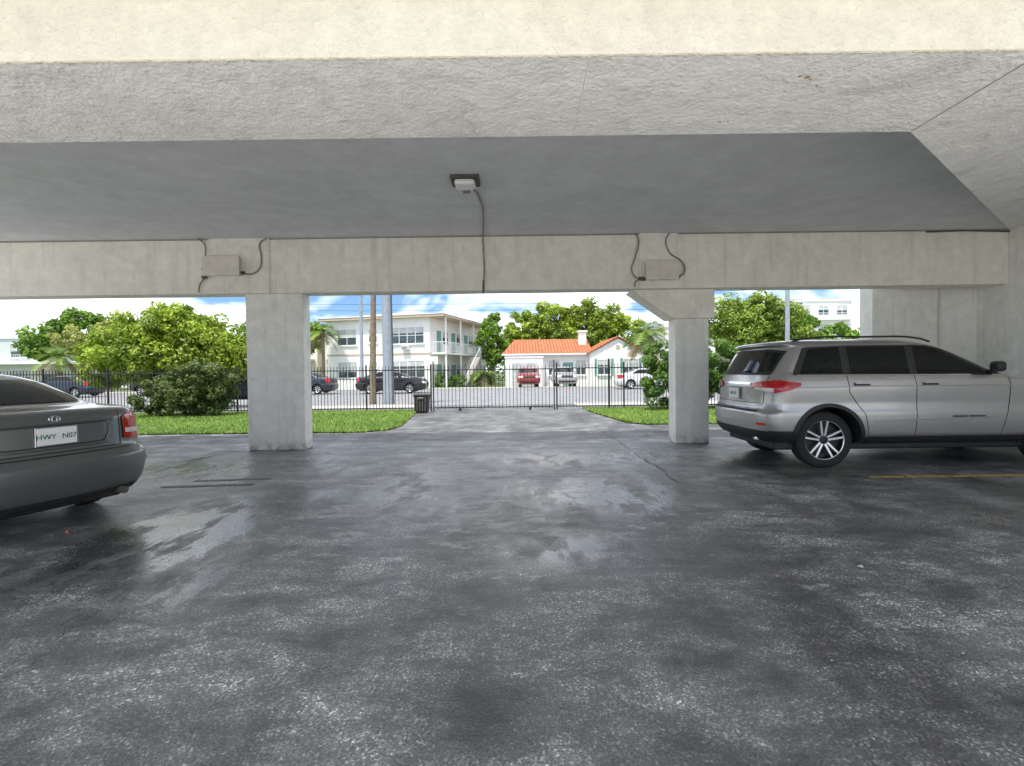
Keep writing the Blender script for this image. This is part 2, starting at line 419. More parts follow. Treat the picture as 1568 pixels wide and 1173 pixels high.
c.side('door_handle_recess',(2.19,2.41),[(0,1.14),(5,1.14)],[(0,1.165),(5,1.165)],M_plastic,.004,nx=6,nz=3)
for i in range(16):
    if i!=7: c.side('door_badge',(2.60+.028*i,2.60+.028*i+.019),[(0,.70),(5,.70)],[(0,.722),(5,.722)],M_plastic,.008,nx=1,nz=1,sides=(-1,))
for sg in (-1,1):
    m=box('side_mirror',3.06,3.19,sg*.98 if sg>0 else -1.13,1.13 if sg>0 else -.98,1.31,1.45,M_plastic,c.e,.04)
    box('mirror_stalk',3.12,3.18,.88 if sg>0 else -1.0,1.0 if sg>0 else -.88,1.29,1.34,M_plastic,c.e,.01)
    tube('roof_rail',[(.55,sg*.70,1.755),(.70,sg*.71,1.795),(1.6,sg*.72,1.815),(2.35,sg*.70,1.785),(2.5,sg*.69,1.74)],.014,M_plastic,c.e,smooth=True)
c.rear('rear_glass_trim',(-.77,.77),[(-.8,1.30),(.8,1.30)],[(-.77,1.63),(-.5,1.67),(.5,1.67),(.77,1.63)],M_plastic,.006)
c.rear('rear_glass',(-.73,.73),[(-.73,1.36),(-.5,1.33),(.5,1.33),(.73,1.36)],[(-.73,1.60),(-.5,1.635),(.5,1.635),(.73,1.60)],M_glass,.014)
for sg in (-1,1):
    lo=[(.48,1.12),(.92,1.05)]; h2=[(.48,1.16),(.6,1.20),(.92,1.23)]
    if sg<0: lo=[(-a,b) for a,b in lo[::-1]]; h2=[(-a,b) for a,b in h2[::-1]]
    c.rear('tail_lamp',(.48,.92) if sg>0 else (-.92,-.48),lo,h2,M_red,.018)
    lo2=[(.6,1.095),(.9,1.06)]; h3=[(.6,1.125),(.9,1.115)]
    if sg<0: lo2=[(-a,b) for a,b in lo2[::-1]]; h3=[(-a,b) for a,b in h3[::-1]]
    c.rear('reverse_lamp',(.6,.9) if sg>0 else (-.9,-.6),lo2,h3,M_clear,.023)
    c.rear('bumper_reflector',(.72,.86) if sg>0 else (-.86,-.72),[(-1,.60),(1,.60)],[(-1,.635),(1,.635)],M_redd,.012)
c.side('tail_lamp',(.22,.54),[(.22,1.05),(.40,1.09),(.54,1.15)],[(.22,1.23),(.54,1.19)],M_red,.012)
c.rear('chrome_bar',(-.45,.45),[(-1,1.16),(1,1.16)],[(-1,1.19),(1,1.19)],M_chrome,.015)
c.rear('bumper_lower_cladding',(-.86,.86),[(-1,.36),(1,.36)],[(-1,.52),(1,.52)],M_plastic,.010)
c.side('bumper_lower_side',(.14,.50),[(0,.36),(5,.36)],[(0,.53),(5,.53)],M_plastic,.012)
c.rear('bumper_step_pad',(-.70,.70),[(-1,.785),(1,.785)],[(-1,.81),(1,.81)],M_plastic,.012)
c.rseam('liftgate_seam',[(-.76,1.28),(-.74,.90),(.74,.90),(.76,1.28)],r=.005)
c.rseam('bumper_seam',[(-.95,.82),(.95,.82)],r=.006)
c.rear('plate_recess',(-.21,.21),[(-1,.935),(1,.935)],[(-1,1.115),(1,1.115)],P_grey,.004)
box('licence_plate',c.XR(0,1.02)-.038,c.XR(0,1.02)-.012,-.155,.155,.945,1.10,M_plate,c.e,.003)
c.text('KLM 42',0,1.02,.065,M_green,.041)
c.text('LIMITED',-.42,.98,.04,M_chrome,.012)
box('exhaust',.10,.3,-.62,-.50,.36,.42,M_chrome,c.e,.02)
tube('wiper',[(.16,0,1.33),(.15,-.30,1.36)],.012,M_plastic,c.e)
box('roof_antenna',.95,1.12,-.03,.03,1.79,1.84,M_plastic,c.e,.015)
box('undertray',.3,4.5,-.75,.75,.24,.36,M_plastic,c.e,.03)

SED=[(.20,.28,4.6,.70),(.25,.10,4.72,.82),(.36,.03,4.79,.885),(.50,.0,4.8,.905),(.62,.0,4.8,.91),(.67,.05,4.78,.90),(.72,.09,4.72,.895),(.90,.11,4.62,.885),(1.00,.12,4.45,.87),
     (1.06,.15,4.1,.845),(1.09,.24,3.8,.815),(1.11,.55,3.55,.785),(1.14,.72,3.45,.765),(1.25,1.0,3.2,.70),(1.36,1.32,2.9,.635),(1.42,1.60,2.65,.56),(1.45,1.85,2.45,.42),(1.458,2.0,2.3,.25)]
def sedan(name,loc,ang,paint,detail=False,sc=1):
    c=Car(name,SED,loc,ang,paint,rr=.44 if detail else .40,rf=.6,axles=(1.02,3.72),wr=.32,ww=.2,arch=.37,detail=detail,wheelstyle=1,sc=sc)
    c.side('window_trim',(1.12,3.36),[(1.1,1.085),(3.4,1.085)],[(1.12,1.10),(1.62,1.395),(2.6,1.40),(3.36,1.09)],M_plastic,.004,nx=40)
    c.side('rear_side_glass',(1.22,2.16),[(1.1,1.105),(3.4,1.105)],[(1.22,1.12),(1.66,1.375),(2.16,1.39)],M_glass,.010,nx=20)
    c.side('front_side_glass',(2.22,3.26),[(1.1,1.105),(3.4,1.105)],[(2.22,1.39),(2.56,1.385),(3.26,1.115)],M_glass,.010,nx=20)
    c.rear('rear_glass',(-.62,.62),[(-1,1.15),(1,1.15)],[(-.62,1.33),(-.4,1.375),(.4,1.375),(.62,1.33)],M_glass,.02)
    c.rear('windshield',(-.64,.64),[(-1,1.15),(1,1.15)],[(-.64,1.33),(-.4,1.375),(.4,1.375),(.64,1.33)],M_glass,.02,front=True)
    for sg in (-1,1):
        f=lambda L:[(a*sg,b) for a,b in (L if sg>0 else L[::-1])]
        r=lambda a,b:(a,b) if sg>0 else (-b,-a)
        c.rear('tail_lamp',r(.60,.86),f([(.60,.78),(.86,.75)]),f([(.60,.99),(.70,1.04),(.86,1.04)]),M_red,.014)
        if detail:
            c.rear('tail_lamp_lower',r(.62,.84),f([(.62,.83),(.84,.815)]),f([(.62,.875),(.84,.865)]),M_clear,.017)
        c.rear('headlamp',r(.45,.80),f([(.45,.62),(.80,.64)]),f([(.45,.74),(.80,.78)]),M_clear,.012,front=True)
        box('side_mirror',3.0,3.12,.86 if sg>0 else -1.0,1.0 if sg>0 else -.86,1.06,1.18,paint,c.e,.03)
    c.side('tail_lamp',(.235,.46),[(.235,.75),(.46,.83)],[(.235,1.035),(.46,.99)],M_red,.010)
    c.rear('grille',(-.38,.38),[(-1,.58),(1,.58)],[(-1,.72),(1,.72)],M_plastic,.012,front=True)
    c.seam('door_seam',[(1.25,1.1),(1.35,.75),(1.5,.3)]); c.seam('door_seam',[(2.19,1.1),(2.2,.3)]); c.seam('door_seam',[(3.3,1.1),(3.25,.3)])
    box('undertray',.35,4.4,-.7,.7,.16,.24,M_plastic,c.e,.02)
    return c
def suv(name,loc,ang,paint,sc=.95):
    c=Car(name,SUV,loc,ang,paint,axles=(.93,3.94),wr=.36,arch=.42,detail=False,wheelstyle=1,sc=sc)
    c.side('side_glass',(.53,3.28),[(.5,1.30),(3.3,1.29)],[(.53,1.32),(.70,1.65),(2.3,1.67),(2.68,1.635),(3.28,1.31)],M_glass,.009)
    c.rear('rear_glass',(-.70,.70),[(-1,1.33),(1,1.33)],[(-1,1.62),(1,1.62)],M_glass,.014)
    c.rear('windshield',(-.72,.72),[(-1,1.33),(1,1.33)],[(-1,1.64),(1,1.64)],M_glass,.02,front=True)
    for sg in (-1,1):
        r=lambda a,b:(a,b) if sg>0 else (-b,-a)
        c.rear('tail_lamp',r(.6,.92),[(-1,1.05),(1,1.05)],[(-1,1.22),(1,1.22)],M_red,.018)
        c.rear('headlamp',r(.55,.88),[(-1,.90),(1,.90)],[(-1,1.04),(1,1.04)],M_clear,.018,front=True)
    c.rear('grille',(-.48,.48),[(-1,.86),(1,.86)],[(-1,1.05),(1,1.05)],M_plastic,.018,front=True)
    c.rear('bumper_intake',(-.7,.7),[(-1,.45),(1,.45)],[(-1,.6),(1,.6)],M_plastic,.018,front=True)
    c.rear('licence_plate',(-.16,.16),[(-1,.95),(1,.95)],[(-1,1.08),(1,1.08)],M_plate,.02)
    return c
c=sedan('parked_car',(-4.00,4.50,0),R(161),P_grey,True,1.0)
c.rseam('trunk_seam',[(-.57,1.06),(-.56,.72),(.56,.72),(.57,1.06)],r=.005)
c.rseam('bumper_seam',[(-.84,.69),(.84,.69)],r=.007)
c.rseam('plate_surround',[(-.50,.98),(-.42,.76),(.42,.76),(.50,.98),(-.50,.98)],P_grey,.012)
c.rear('plate_recess',(-.44,.44),[(-.44,.84),(-.40,.775),(.40,.775),(.44,.84)],[(-1,.965),(1,.965)],M_plastic,.003)
c.rear('plate_recess_panel',(-.43,.43),[(-.43,.85),(-.39,.785),(.39,.785),(.43,.85)],[(-1,.955),(1,.955)],P_grey,.006)
x=c.XR(0,.87)
box('licence_plate_frame',x-.022,x-.012,-.165,.165,.785,.955,M_chrome,c.e,.003)
box('licence_plate',x-.028,x-.020,-.152,.152,.795,.945,M_plate,c.e,.003)
c.text('HWY',.088,.865,.064,M_green,.031); c.text('N07',-.088,.865,.064,M_green,.031); c.text('FLORIDA',0,.926,.026,M_green,.031)
lathe_y('plate_emblem',[(.001,0),(.024,0)],16,M_orange,c.e); o=c.e.children[-1]; o.location=(x-.0305,0,.865); o.rotation_euler=(0,0,R(90))
for (ry,rz) in ((.045,.028),(.020,.028),(.040,.012)):
    tube('emblem',[(c.XR(0,1.02)-.008,ry*math.cos(a),1.018+rz*math.sin(a)) for a in np.linspace(0,2*math.pi,20)[:-1]],.004,M_chrome,c.e,cyc=True)
c.rear('bumper_lower',(-.8,.8),[(-1,.24),(1,.24)],[(-1,.31),(1,.31)],M_plastic,.008)
c.side('bumper_strip',(.2,.62),[(0,.52),(5,.52)],[(0,.55),(5,.55)],P_grey,.012)
tube('exhaust',[(.02,-.52,.27),(.35,-.52,.27)],.035,M_pipedk,c.e)
box('muffler',.3,.62,-.62,-.30,.18,.32,M_pipedk,c.e,.05)

sedan('parked_car',(-10.7,35.0,0),0,P_blk,False,1.02)
sedan('parked_car',(-12.2,35.2,0),R(180),P_navy,False)
suv('parked_suv',(-9.6,22.6,0),R(180),P_navy,.92)
suv('parked_suv',(1.35,44.4,0),R(-90),P_red)
suv('parked_suv',(4.35,44.6,0),R(-90),P_silver)
sedan('parked_car',(7.6,37.6,0),R(0),P_wht)
sedan('parked_car',(-28.5,35.0,0),R(180),P_navy)
suv('parked_suv',(-21.5,35.2,0),R(180),P_blk)

# ------------------------------------------------------------------ garage
G=empty('parking_garage')
box('near_beam',-11,2.5,2.38,3.19,2.86,3.86,M_cream,G,.012)
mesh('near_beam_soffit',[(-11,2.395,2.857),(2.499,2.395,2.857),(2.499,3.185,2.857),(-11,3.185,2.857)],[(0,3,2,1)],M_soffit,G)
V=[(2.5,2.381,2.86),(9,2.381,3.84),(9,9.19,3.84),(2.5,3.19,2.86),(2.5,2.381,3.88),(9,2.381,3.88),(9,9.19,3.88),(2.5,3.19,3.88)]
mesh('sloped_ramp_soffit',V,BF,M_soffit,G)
tube('soffit_joint',[(2.5,2.40,2.858),(2.5,3.18,2.858)],.004,M_pipe,G)
tube('soffit_joint',[(.38,2.40,2.859),(.40,3.18,2.859)],.003,M_boxm,G)
box('ceiling_slab',-11,9.3,.1,10.0,3.85,4.05,M_slab,G)
box('far_beam',-11,9.0,9.2,9.6,2.86,3.852,M_beam,G,.012)
box('beam_panel_left',-5.45,-4.35,9.178,9.203,2.858,3.85,M_beam,G,.006)
box('beam_panel_right',2.32,3.02,9.178,9.203,2.858,3.85,M_beam,G,.006)
box('side_wall',9.0,9.28,2.0,10.16,0,3.853,M_white,G)
box('back_wall',6.97,9.0,9.8,10.16,0,3.853,M_white,G,.01)
tube('wall_pipe',[(8.25,9.78,.3),(8.25,9.78,2.9)],.02,M_boxm,G)
box('back_wall_pilaster',7.35,7.62,9.77,9.803,0,2.86,M_white,G,.006)
C1=empty('concrete_column',(-4.31,9.4,0)); box('shaft',-.52,.52,-.17,.18,0,2.861,M_white,C1,.02)
C2=empty('concrete_column',(3.37,9.65,0)); box('shaft',-.32,.31,-.2,.22,0,2.335,M_white,C2,.02)
prism_y('corbel',[(-1.15,2.861),(.38,2.861),(.38,2.33),(-.40,2.33)],-.30,.24,M_beam,C2,.01)
tube('joint_conduit',[(-11,9.19,3.835),(-3,9.19,3.83),(3,9.19,3.835),(9,9.19,3.83)],.008,M_pipe,G)
tube('crack_line',[(7.5,9.185,3.81),(8.2,9.185,3.825),(9,9.185,3.80)],.013,M_pipedk,G)
L=empty('ceiling_light',(-.56,6.5,3.85))
box('housing',-.18,.18,-.16,.16,-.05,0.002,M_pipedk,L,.01)
box('lens',-.13,.13,-.17,.08,-.13,-.05,M_lens,L,.04)
box('bracket',-.05,.05,.06,.2,-.12,-.03,M_pipe,L,.01)
tube('conduit',[(-.50,6.65,3.80),(-.44,7.0,3.835),(-.40,7.6,3.835),(-.44,8.4,3.835),(-.49,9.15,3.835)],.014,M_pipe,G)
tube('conduit',[(-.49,9.15,3.835),(-.49,9.182,3.7),(-.47,9.182,3.3),(-.49,9.182,2.87)],.014,M_pipe,G)
tube('conduit_end',[(-.49,9.18,3.05),(-.50,9.18,2.8)],.016,M_pipedk,G)
def jbox(x0,x1,z0,z1,pip):
    e=empty('junction_box',((x0+x1)/2,9.17,(z0+z1)/2)); w=(x1-x0)/2;h=(z1-z0)/2
    box('case',-w,w,-.12,.01,-h,h,M_boxm,e,.015); box('cover',-w-.015,w+.015,-.135,-.12,-h-.012,h+.012,M_boxm,e,.006)
    for p in pip: tube('conduit',[(x-(x0+x1)/2,-.01,z-(z0+z1)/2) for x,z in p],.013,M_pipe,e,smooth=True)
    for p in pip: tube('conduit_fitting',[(p[-1][0]-(x0+x1)/2-.04,-.03,p[-1][1]-(z0+z1)/2),(p[-1][0]-(x0+x1)/2+.04,-.03,p[-1][1]-(z0+z1)/2)],.03,M_pipedk,e)
jbox(-5.46,-4.84,3.17,3.50,[[(-5.6,3.84),(-5.50,3.75),(-5.48,3.6),(-5.52,3.4),(-5.49,3.3)],[(-4.38,3.84),(-4.50,3.75),(-4.48,3.5),(-4.52,3.30),(-4.68,3.2),(-4.82,3.22)],[(-5.62,2.88),(-5.6,3.02),(-5.5,3.15)]])
jbox(2.42,2.98,3.0,3.32,[[(2.24,3.84),(2.30,3.75),(2.24,3.4),(2.18,3.2),(2.26,3.05),(2.38,3.02)],[(2.86,3.84),(2.80,3.72),(2.86,3.5),(3.10,3.3),(3.12,3.12),(3.0,3.05)],[(2.24,2.88),(2.24,2.96),(2.34,3.03)]])
def blobpoly(cx,cy,r,z,name,mat,parent):
    n=11; P=[(cx+r*(.5+random.random())*math.cos(2*math.pi*i/n)*1.5,cy+r*(.5+random.random())*math.sin(2*math.pi*i/n)) for i in range(n)]
    return mesh(name,[(x,y,z) for x,y in P],[tuple(range(n))[::-1]],mat,parent)
for (x,y,r) in ((1.50,2.58,.011),(1.46,2.57,.007),(1.53,2.60,.006),(1.66,2.63,.004),(1.60,2.66,.005),(1.72,2.98,.004),(1.25,3.03,.007),(1.29,3.02,.005),(.98,2.78,.004),(1.0,3.1,.004),(-1.05,2.66,.004),(-1.9,2.75,.004),(.3,2.95,.004)):
    blobpoly(x,y,r,2.855,'rust_spot',M_rust,G)

# ------------------------------------------------------------------ ground
flat('ground',[(-400,-200),(400,-200),(400,600),(-400,600)],-.06,M_ground)
flat('bounce_forecourt',[(-60,-40),(60,-40),(60,1.62),(-11.5,1.62),(-11.5,11.6),(-60,11.6)],-.004,M_conc)  # mostly unseen pale ground, added wide to bounce sunlight into the garage
flat('garage_floor',[(-12.5,1.5),(9.0,1.5),(9.0,10.2),(-12.5,10.2)],0,M_asph)
flat('asphalt_driveway',[(-26,10.2),(16,10.2),(16,12.7),(3.4,12.7),(3.0,13.1),(2.65,16),(2.5,18.2),(2.5,21),(-3.4,21),(-3.35,18),(-2.85,13),(-3.0,12.2),(-3.5,11.8),(-26,12.2)],0,M_drive)
flat('parking_line',[(4.5,6.30),(8.9,6.30),(8.9,6.41),(4.5,6.41)],.004,M_yellow)
flat('worn_stripe',[(-4.4,6.25),(-3.3,6.35),(-3.3,6.45),(-4.4,6.35)],.004,M_redst)
flat('worn_stripe',[(-4.2,6.6),(-3.25,6.7),(-3.25,6.78),(-4.2,6.68)],.004,M_redst)
def crackline(name,p0,p1,w=.016,n=60,amp=.03):
    V=[];F=[]; off=0
    d=np.array(p1)-np.array(p0); L_=np.linalg.norm(d); d/=L_; nn=np.array([-d[1],d[0]])
    for i in range(n+1):
        off=off*.8+random.uniform(-amp,amp); c_=np.array(p0)+d*L_*i/n+nn*off; ww=w*random.uniform(.1,1)
        V+=[(*(c_-nn*ww),.005),(*(c_+nn*ww),.005)]
    for i in range(n): F.append((2*i,2*i+2,2*i+3,2*i+1))
    mesh(name,V,F,M_crack)
crackline('asphalt_crack',(2.05,6.2),(1.95,15.5),.009); crackline('asphalt_crack',(-12,9.1),(-4.9,9.15),.014)
crackline('asphalt_crack',(2.2,10.05),(-3.6,10.1),.008)
V=[];F=[]
for i in range(90):
    cx,cy=RNG.uniform(-4,5),RNG.uniform(1.9,9); r=RNG.uniform(.003,.009); b0=len(V)
    if i==0: cx,cy,r=2.42,3.5,.026
    for k in range(5): V.append((cx+r*math.cos(k*1.26)*RNG.uniform(.5,1.2),cy+r*math.sin(k*1.26)*RNG.uniform(.5,1.2),.005))
    V.append((cx,cy,.005+r*.5)); F+=[(b0+k,b0+(k+1)%5,b0+5) for k in range(5)]
mesh('paint_chip_debris',V,F,M_chip)
flat('road',[(-200,21.0),(200,21.0),(200,39.5),(-200,39.5)],-.045,M_road)
boxes('sidewalk',[(-200,-3.4,18.8,20.8,-.06,.05),(2.5,200,18.8,20.8,-.06,.05),(-200,200,39.7,41.4,-.06,.09)],M_walk)
boxes('kerb',[(-200,-3.4,20.8,21.0,-.06,.08),(2.5,200,20.8,21.0,-.06,.08),(-200,200,39.5,39.7,-.06,.10)],M_kerb)
flat('house_driveway',[(-.6,41.4),(7.2,41.4),(7.2,46),(-.6,46)],-.03,M_walk)
M_blade,nt,b=newmat('grass_blades')
at=nt.nodes.new('ShaderNodeAttribute'); at.attribute_name='Col'; nt.links.new(at.outputs[0],b.inputs['Base Color']); b.inputs['Roughness'].default_value=.7
def fastmesh(name,V,nv,mats,cols=None,parent=None):
    n=len(V)//nv; me=bpy.data.meshes.new(name); me.vertices.add(len(V)); me.vertices.foreach_set('co',V.astype(np.float32).ravel())
    me.loops.add(len(V)); me.loops.foreach_set('vertex_index',np.arange(len(V),dtype=np.int32))
    me.polygons.add(n); me.polygons.foreach_set('loop_start',np.arange(0,len(V),nv,dtype=np.int32))
    for m in mats: me.materials.append(m)
    me.update(calc_edges=True); me.validate()
    if cols is not None:
        a=me.color_attributes.new('Col','FLOAT_COLOR','POINT'); cc=np.ones((len(V),4),np.float32); cc[:,:3]=cols; a.data.foreach_set('color',cc.ravel())
    o=bpy.data.objects.new(name,me); return link(o,parent)
def inpoly(x,y,P):
    r=np.zeros(len(x),bool); n=len(P)
    for i in range(n):
        x1,y1=P[i];x2,y2=P[(i+1)%n]
        c_=((y1>y)!=(y2>y))&(x<(x2-x1)*(y-y1)/((y2-y1)+1e-12)+x1); r^=c_
    return r
def lawn(poly,n,z=.02):
    e=empty('lawn'); flat('turf',poly,z,M_grassbase,e)
    xs=[p[0] for p in poly]; ys=[p[1] for p in poly]
    x=RNG.uniform(min(xs),max(xs),n); y=RNG.uniform(min(ys),max(ys),n); k=inpoly(x,y,poly); x=x[k];y=y[k]
    ex=[];ey=[]
    for i in range(len(poly)):
        p=np.array(poly[i]);q=np.array(poly[(i+1)%len(poly)]); m_=int(np.linalg.norm(q-p)*90); t=RNG.uniform(0,1,m_)
        ex.append(p[0]+(q[0]-p[0])*t+RNG.normal(0,.04,m_)); ey.append(p[1]+(q[1]-p[1])*t+RNG.normal(0,.04,m_))
    x=np.concatenate([x]+ex); y=np.concatenate([y]+ey); m=len(x)
    a=RNG.uniform(0,6.28,m); h=RNG.uniform(.03,.075,m); w=RNG.uniform(.007,.015,m)
    V=np.zeros((m,3,3)); V[:,0]=np.stack([x-np.cos(a)*w,y-np.sin(a)*w,np.full(m,.006)],1); V[:,1]=np.stack([x+np.cos(a)*w,y+np.sin(a)*w,np.full(m,.006)],1)
    V[:,2]=np.stack([x+RNG.normal(0,.04,m),y+RNG.normal(0,.04,m),z+h],1)
    t=.5+.5*np.sin(x*1.3+y*.7)*np.sin(y*1.9-x*.4); t=np.clip(t*.5+RNG.uniform(0,.5,m),0,1)[:,None]
    c_=(1-t)*np.array([.11,.21,.025])+t*np.array([.27,.42,.06]); dry=(RNG.random(m)<.10)[:,None]; c_=np.where(dry,np.array([.34,.32,.14]),c_); c_=np.repeat(c_,3,axis=0)
    fastmesh('grass_blades',V.reshape(-1,3),3,[M_blade],c_,e)
lawn([(-26,12.3),(-3.55,11.9),(-3.1,12.25),(-2.95,13),(-3.45,18.3),(-26,18.3)],90000)
lawn([(3.45,12.8),(16,12.8),(16,18.3),(2.6,18.3),(2.75,16),(3.1,13.1)],50000)
flat('verge_lawn',[(-80,41.4),(-.6,41.4),(-.6,47),(-80,47)],-.02,M_grassbase)
flat('verge_lawn',[(7.2,41.4),(80,41.4),(80,47),(7.2,47)],-.02,M_grassbase)
# ------------------------------------------------------------------ fence & gate
def picket_run(x0,x1,y,h,parent,sp=.115,posts=2.4,rails=(.90,)):
    L=[];n=int((x1-x0)/sp)
    for i in range(1,n):
        x=x0+(x1-x0)*i/n; L.append((x-.009,x+.009,y-.009,y+.009,.07,h))
    boxes('pickets',L,M_black,parent)
    boxes('rails',[(x0,x1,y-.018,y+.018,h*r_,h*r_+.035) for r_ in rails]+[(x0,x1,y-.018,y+.018,.10,.135)],M_black,parent)
    np_=max(1,int(round((x1-x0)/posts)))
    if posts<50: boxes('posts',[(x0+(x1-x0)*i/np_-.025,x0+(x1-x0)*i/np_+.025,y-.025,y+.025,0,h+.05) for i in range(np_+1)],M_black,parent)
F1=empty('iron_fence'); picket_run(-26,-2.90,18.1,1.62,F1)
F2=empty('iron_fence'); picket_run(1.60,16,18.1,1.62,F2)
GT=empty('iron_gate'); picket_run(-2.78,1.46,18.05,1.60,GT,sp=.125,posts=99)
boxes('gate_posts',[(-2.82,-2.78,18.02,18.06,0,1.78),(1.48,1.52,18.02,18.06,0,1.78),(3.45,3.51,18.14,18.2,0,1.8)],M_black,GT)
boxes('gate_wheels',[(-1.9,-1.82,18.0,18.08,0.0,.12),(.6,.68,18.0,18.08,0,.12)],M_black,GT)
T=empty('trash_bin',(-3.10,17.4,0)); 
mesh('bin_body',[(-.2,-.2,.02),(.2,-.2,.02),(.2,.2,.02),(-.2,.2,.02),(-.25,-.25,.58),(.25,-.25,.58),(.25,.25,.58),(-.25,.25,.58)],BF,M_plastic,T,bevel=.02)
box('lid',-.27,.27,-.27,.27,.58,.64,M_plastic,T,.02); box('handle',-.1,.1,-.30,-.27,.5,.54,M_pipe,T,.008)
boxes('slats',[(-.23+.09*i,-.20+.09*i,-.262,-.225,.08,.55) for i in range(5)],M_pipedk,T)

# ------------------------------------------------------------------ poles
M_wood=pm('pole_wood',(.22,.17,.12),.9,var=.3,scale=8,bmp=.4)
M_metal=pm('pole_concrete',(.30,.34,.39),.6,var=.12,scale=5)
U1=empty('utility_pole',(-5.2,21.3,0)); tube('shaft',[(0,0,0),(-.03,0,5),(-.05,0,10)],.20,M_metal,U1,radii=[1.1,.95,.75]); box('crossarm',-1.1,1.1,-.06,.06,9.2,9.35,M_wood,U1); tube('cable_riser',[(.22,0,0),(.19,0,4),(.13,0,9)],.03,M_pipedk,U1)
U2=empty('utility_pole',(-5.85,21.2,0)); tube('shaft',[(0,0,0),(.12,0,5),(.22,0,10.5)],.12,M_wood,U2,radii=[1.1,.9,.7]); box('crossarm',-.8,1.2,-.06,.06,9.7,9.85,M_wood,U2)
U3=empty('street_lamp',(-11.8,39.9,0)); tube('shaft',[(0,0,0),(0,0,8)],.14,M_metal,U3); tube('arm',[(0,0,7.8),(0,-1.2,8.2),(0,-2,8.2)],.05,M_metal,U3,smooth=True); box('head',-.15,.15,-2.6,-1.9,8.1,8.25,M_metal,U3,.04)
U4=empty('utility_pole',(11.1,20.4,0)); tube('shaft',[(0,0,0),(0,0,9)],.085,M_metal,U4); box('crossarm',-.8,.8,-.05,.05,8.3,8.42,M_wood,U4)
tubes('power_lines',[[(-60,21.3,8.7),(-30,21.3,8.0),(-5.2,21.3,9.3)],[(-5.2,21.3,9.3),(3,21,8.4),(11.1,20.4,8.4)],[(11.1,20.4,8.4),(30,20.5,7.9),(60,21,8.6)],[(-60,40.5,7.6),(-11.8,40.2,6.8),(15,40.2,6.6),(60,40.5,7.6)],[(-60,40.5,7.2),(-11.8,40.2,6.3),(15,40.2,6.1),(60,40.5,7.2)]],.014,M_plastic)
S=empty('street_sign',(-6.1,39.8,0)); tube('post',[(0,0,0),(0,0,2.6)],.03,M_pipe,S); box('panel',-.3,.3,-.05,-.03,2.0,2.6,M_plate,S,.005)

# ------------------------------------------------------------------ vegetation
def leafmat(name,trans=.25):
    m,nt,b=newmat(name)
    at=nt.nodes.new('ShaderNodeAttribute'); at.attribute_name='Col'; nt.links.new(at.outputs[0],b.inputs['Base Color']); b.inputs['Roughness'].default_value=.55
    tr=nt.nodes.new('ShaderNodeBsdfTranslucent'); nt.links.new(at.outputs[0],tr.inputs[0])
    ms=nt.nodes.new('ShaderNodeMixShader'); ms.inputs[0].default_value=trans
    out=nt.nodes['Material Output']; nt.links.new(b.outputs[0],ms.inputs[1]); nt.links.new(tr.outputs[0],ms.inputs[2]); nt.links.new(ms.outputs[0],out.inputs[0])
    return m
M_leaf=leafmat('leaves'); M_bark=pm('bark',(.20,.16,.11),.9,var=.35,scale=7,bmp=.6,bscale=25)
def crown(blobs,n,size,dark,light,parent,name='crown',clump=.30,nclump=26,shell=.55):
    vol=np.array([(b[3]*b[4]*b[5])**(2/3) for b in blobs]); cnt=(n*vol/vol.sum()).astype(int); VV=[];CC=[]
    for b,m in zip(blobs,cnt):
        c0=np.array(b[:3]); r=np.array(b[3:6])
        d=RNG.normal(size=(nclump,3)); d/=np.linalg.norm(d,axis=1)[:,None]
        rad=RNG.uniform(shell,1.0,nclump)[:,None]; cc=c0+d*r*rad
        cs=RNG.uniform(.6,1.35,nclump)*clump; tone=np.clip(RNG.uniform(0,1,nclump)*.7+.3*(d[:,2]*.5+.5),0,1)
        k=RNG.integers(0,nclump,m)
        dd=RNG.normal(size=(m,3)); dd/=np.linalg.norm(dd,axis=1)[:,None]
        p=cc[k]+dd*(RNG.uniform(.3,1,m)**.5*cs[k])[:,None]*r.mean()*np.array([1,1,.75])
        u=RNG.normal(size=(m,3)); u/=np.linalg.norm(u,axis=1)[:,None]
        nrm=dd*.8+RNG.normal(size=(m,3))*.6+np.array([0,0,.5]); v=np.cross(nrm,u); v/=np.linalg.norm(v,axis=1)[:,None]+1e-9; u=np.cross(v,nrm); u/=np.linalg.norm(u,axis=1)[:,None]+1e-9
        s_=(size*RNG.uniform(.6,1.4,m))[:,None]
        q=np.stack([p-u*s_,p-v*s_*.5,p+u*s_,p+v*s_*.5],1)
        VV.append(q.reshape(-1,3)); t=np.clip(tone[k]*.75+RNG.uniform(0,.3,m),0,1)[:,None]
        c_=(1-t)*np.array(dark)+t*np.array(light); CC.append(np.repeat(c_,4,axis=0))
    V=np.concatenate(VV); C=np.concatenate(CC)
    V[:,2]=np.maximum(V[:,2],.02)
    return fastmesh(name,V,4,[M_leaf],C,parent)
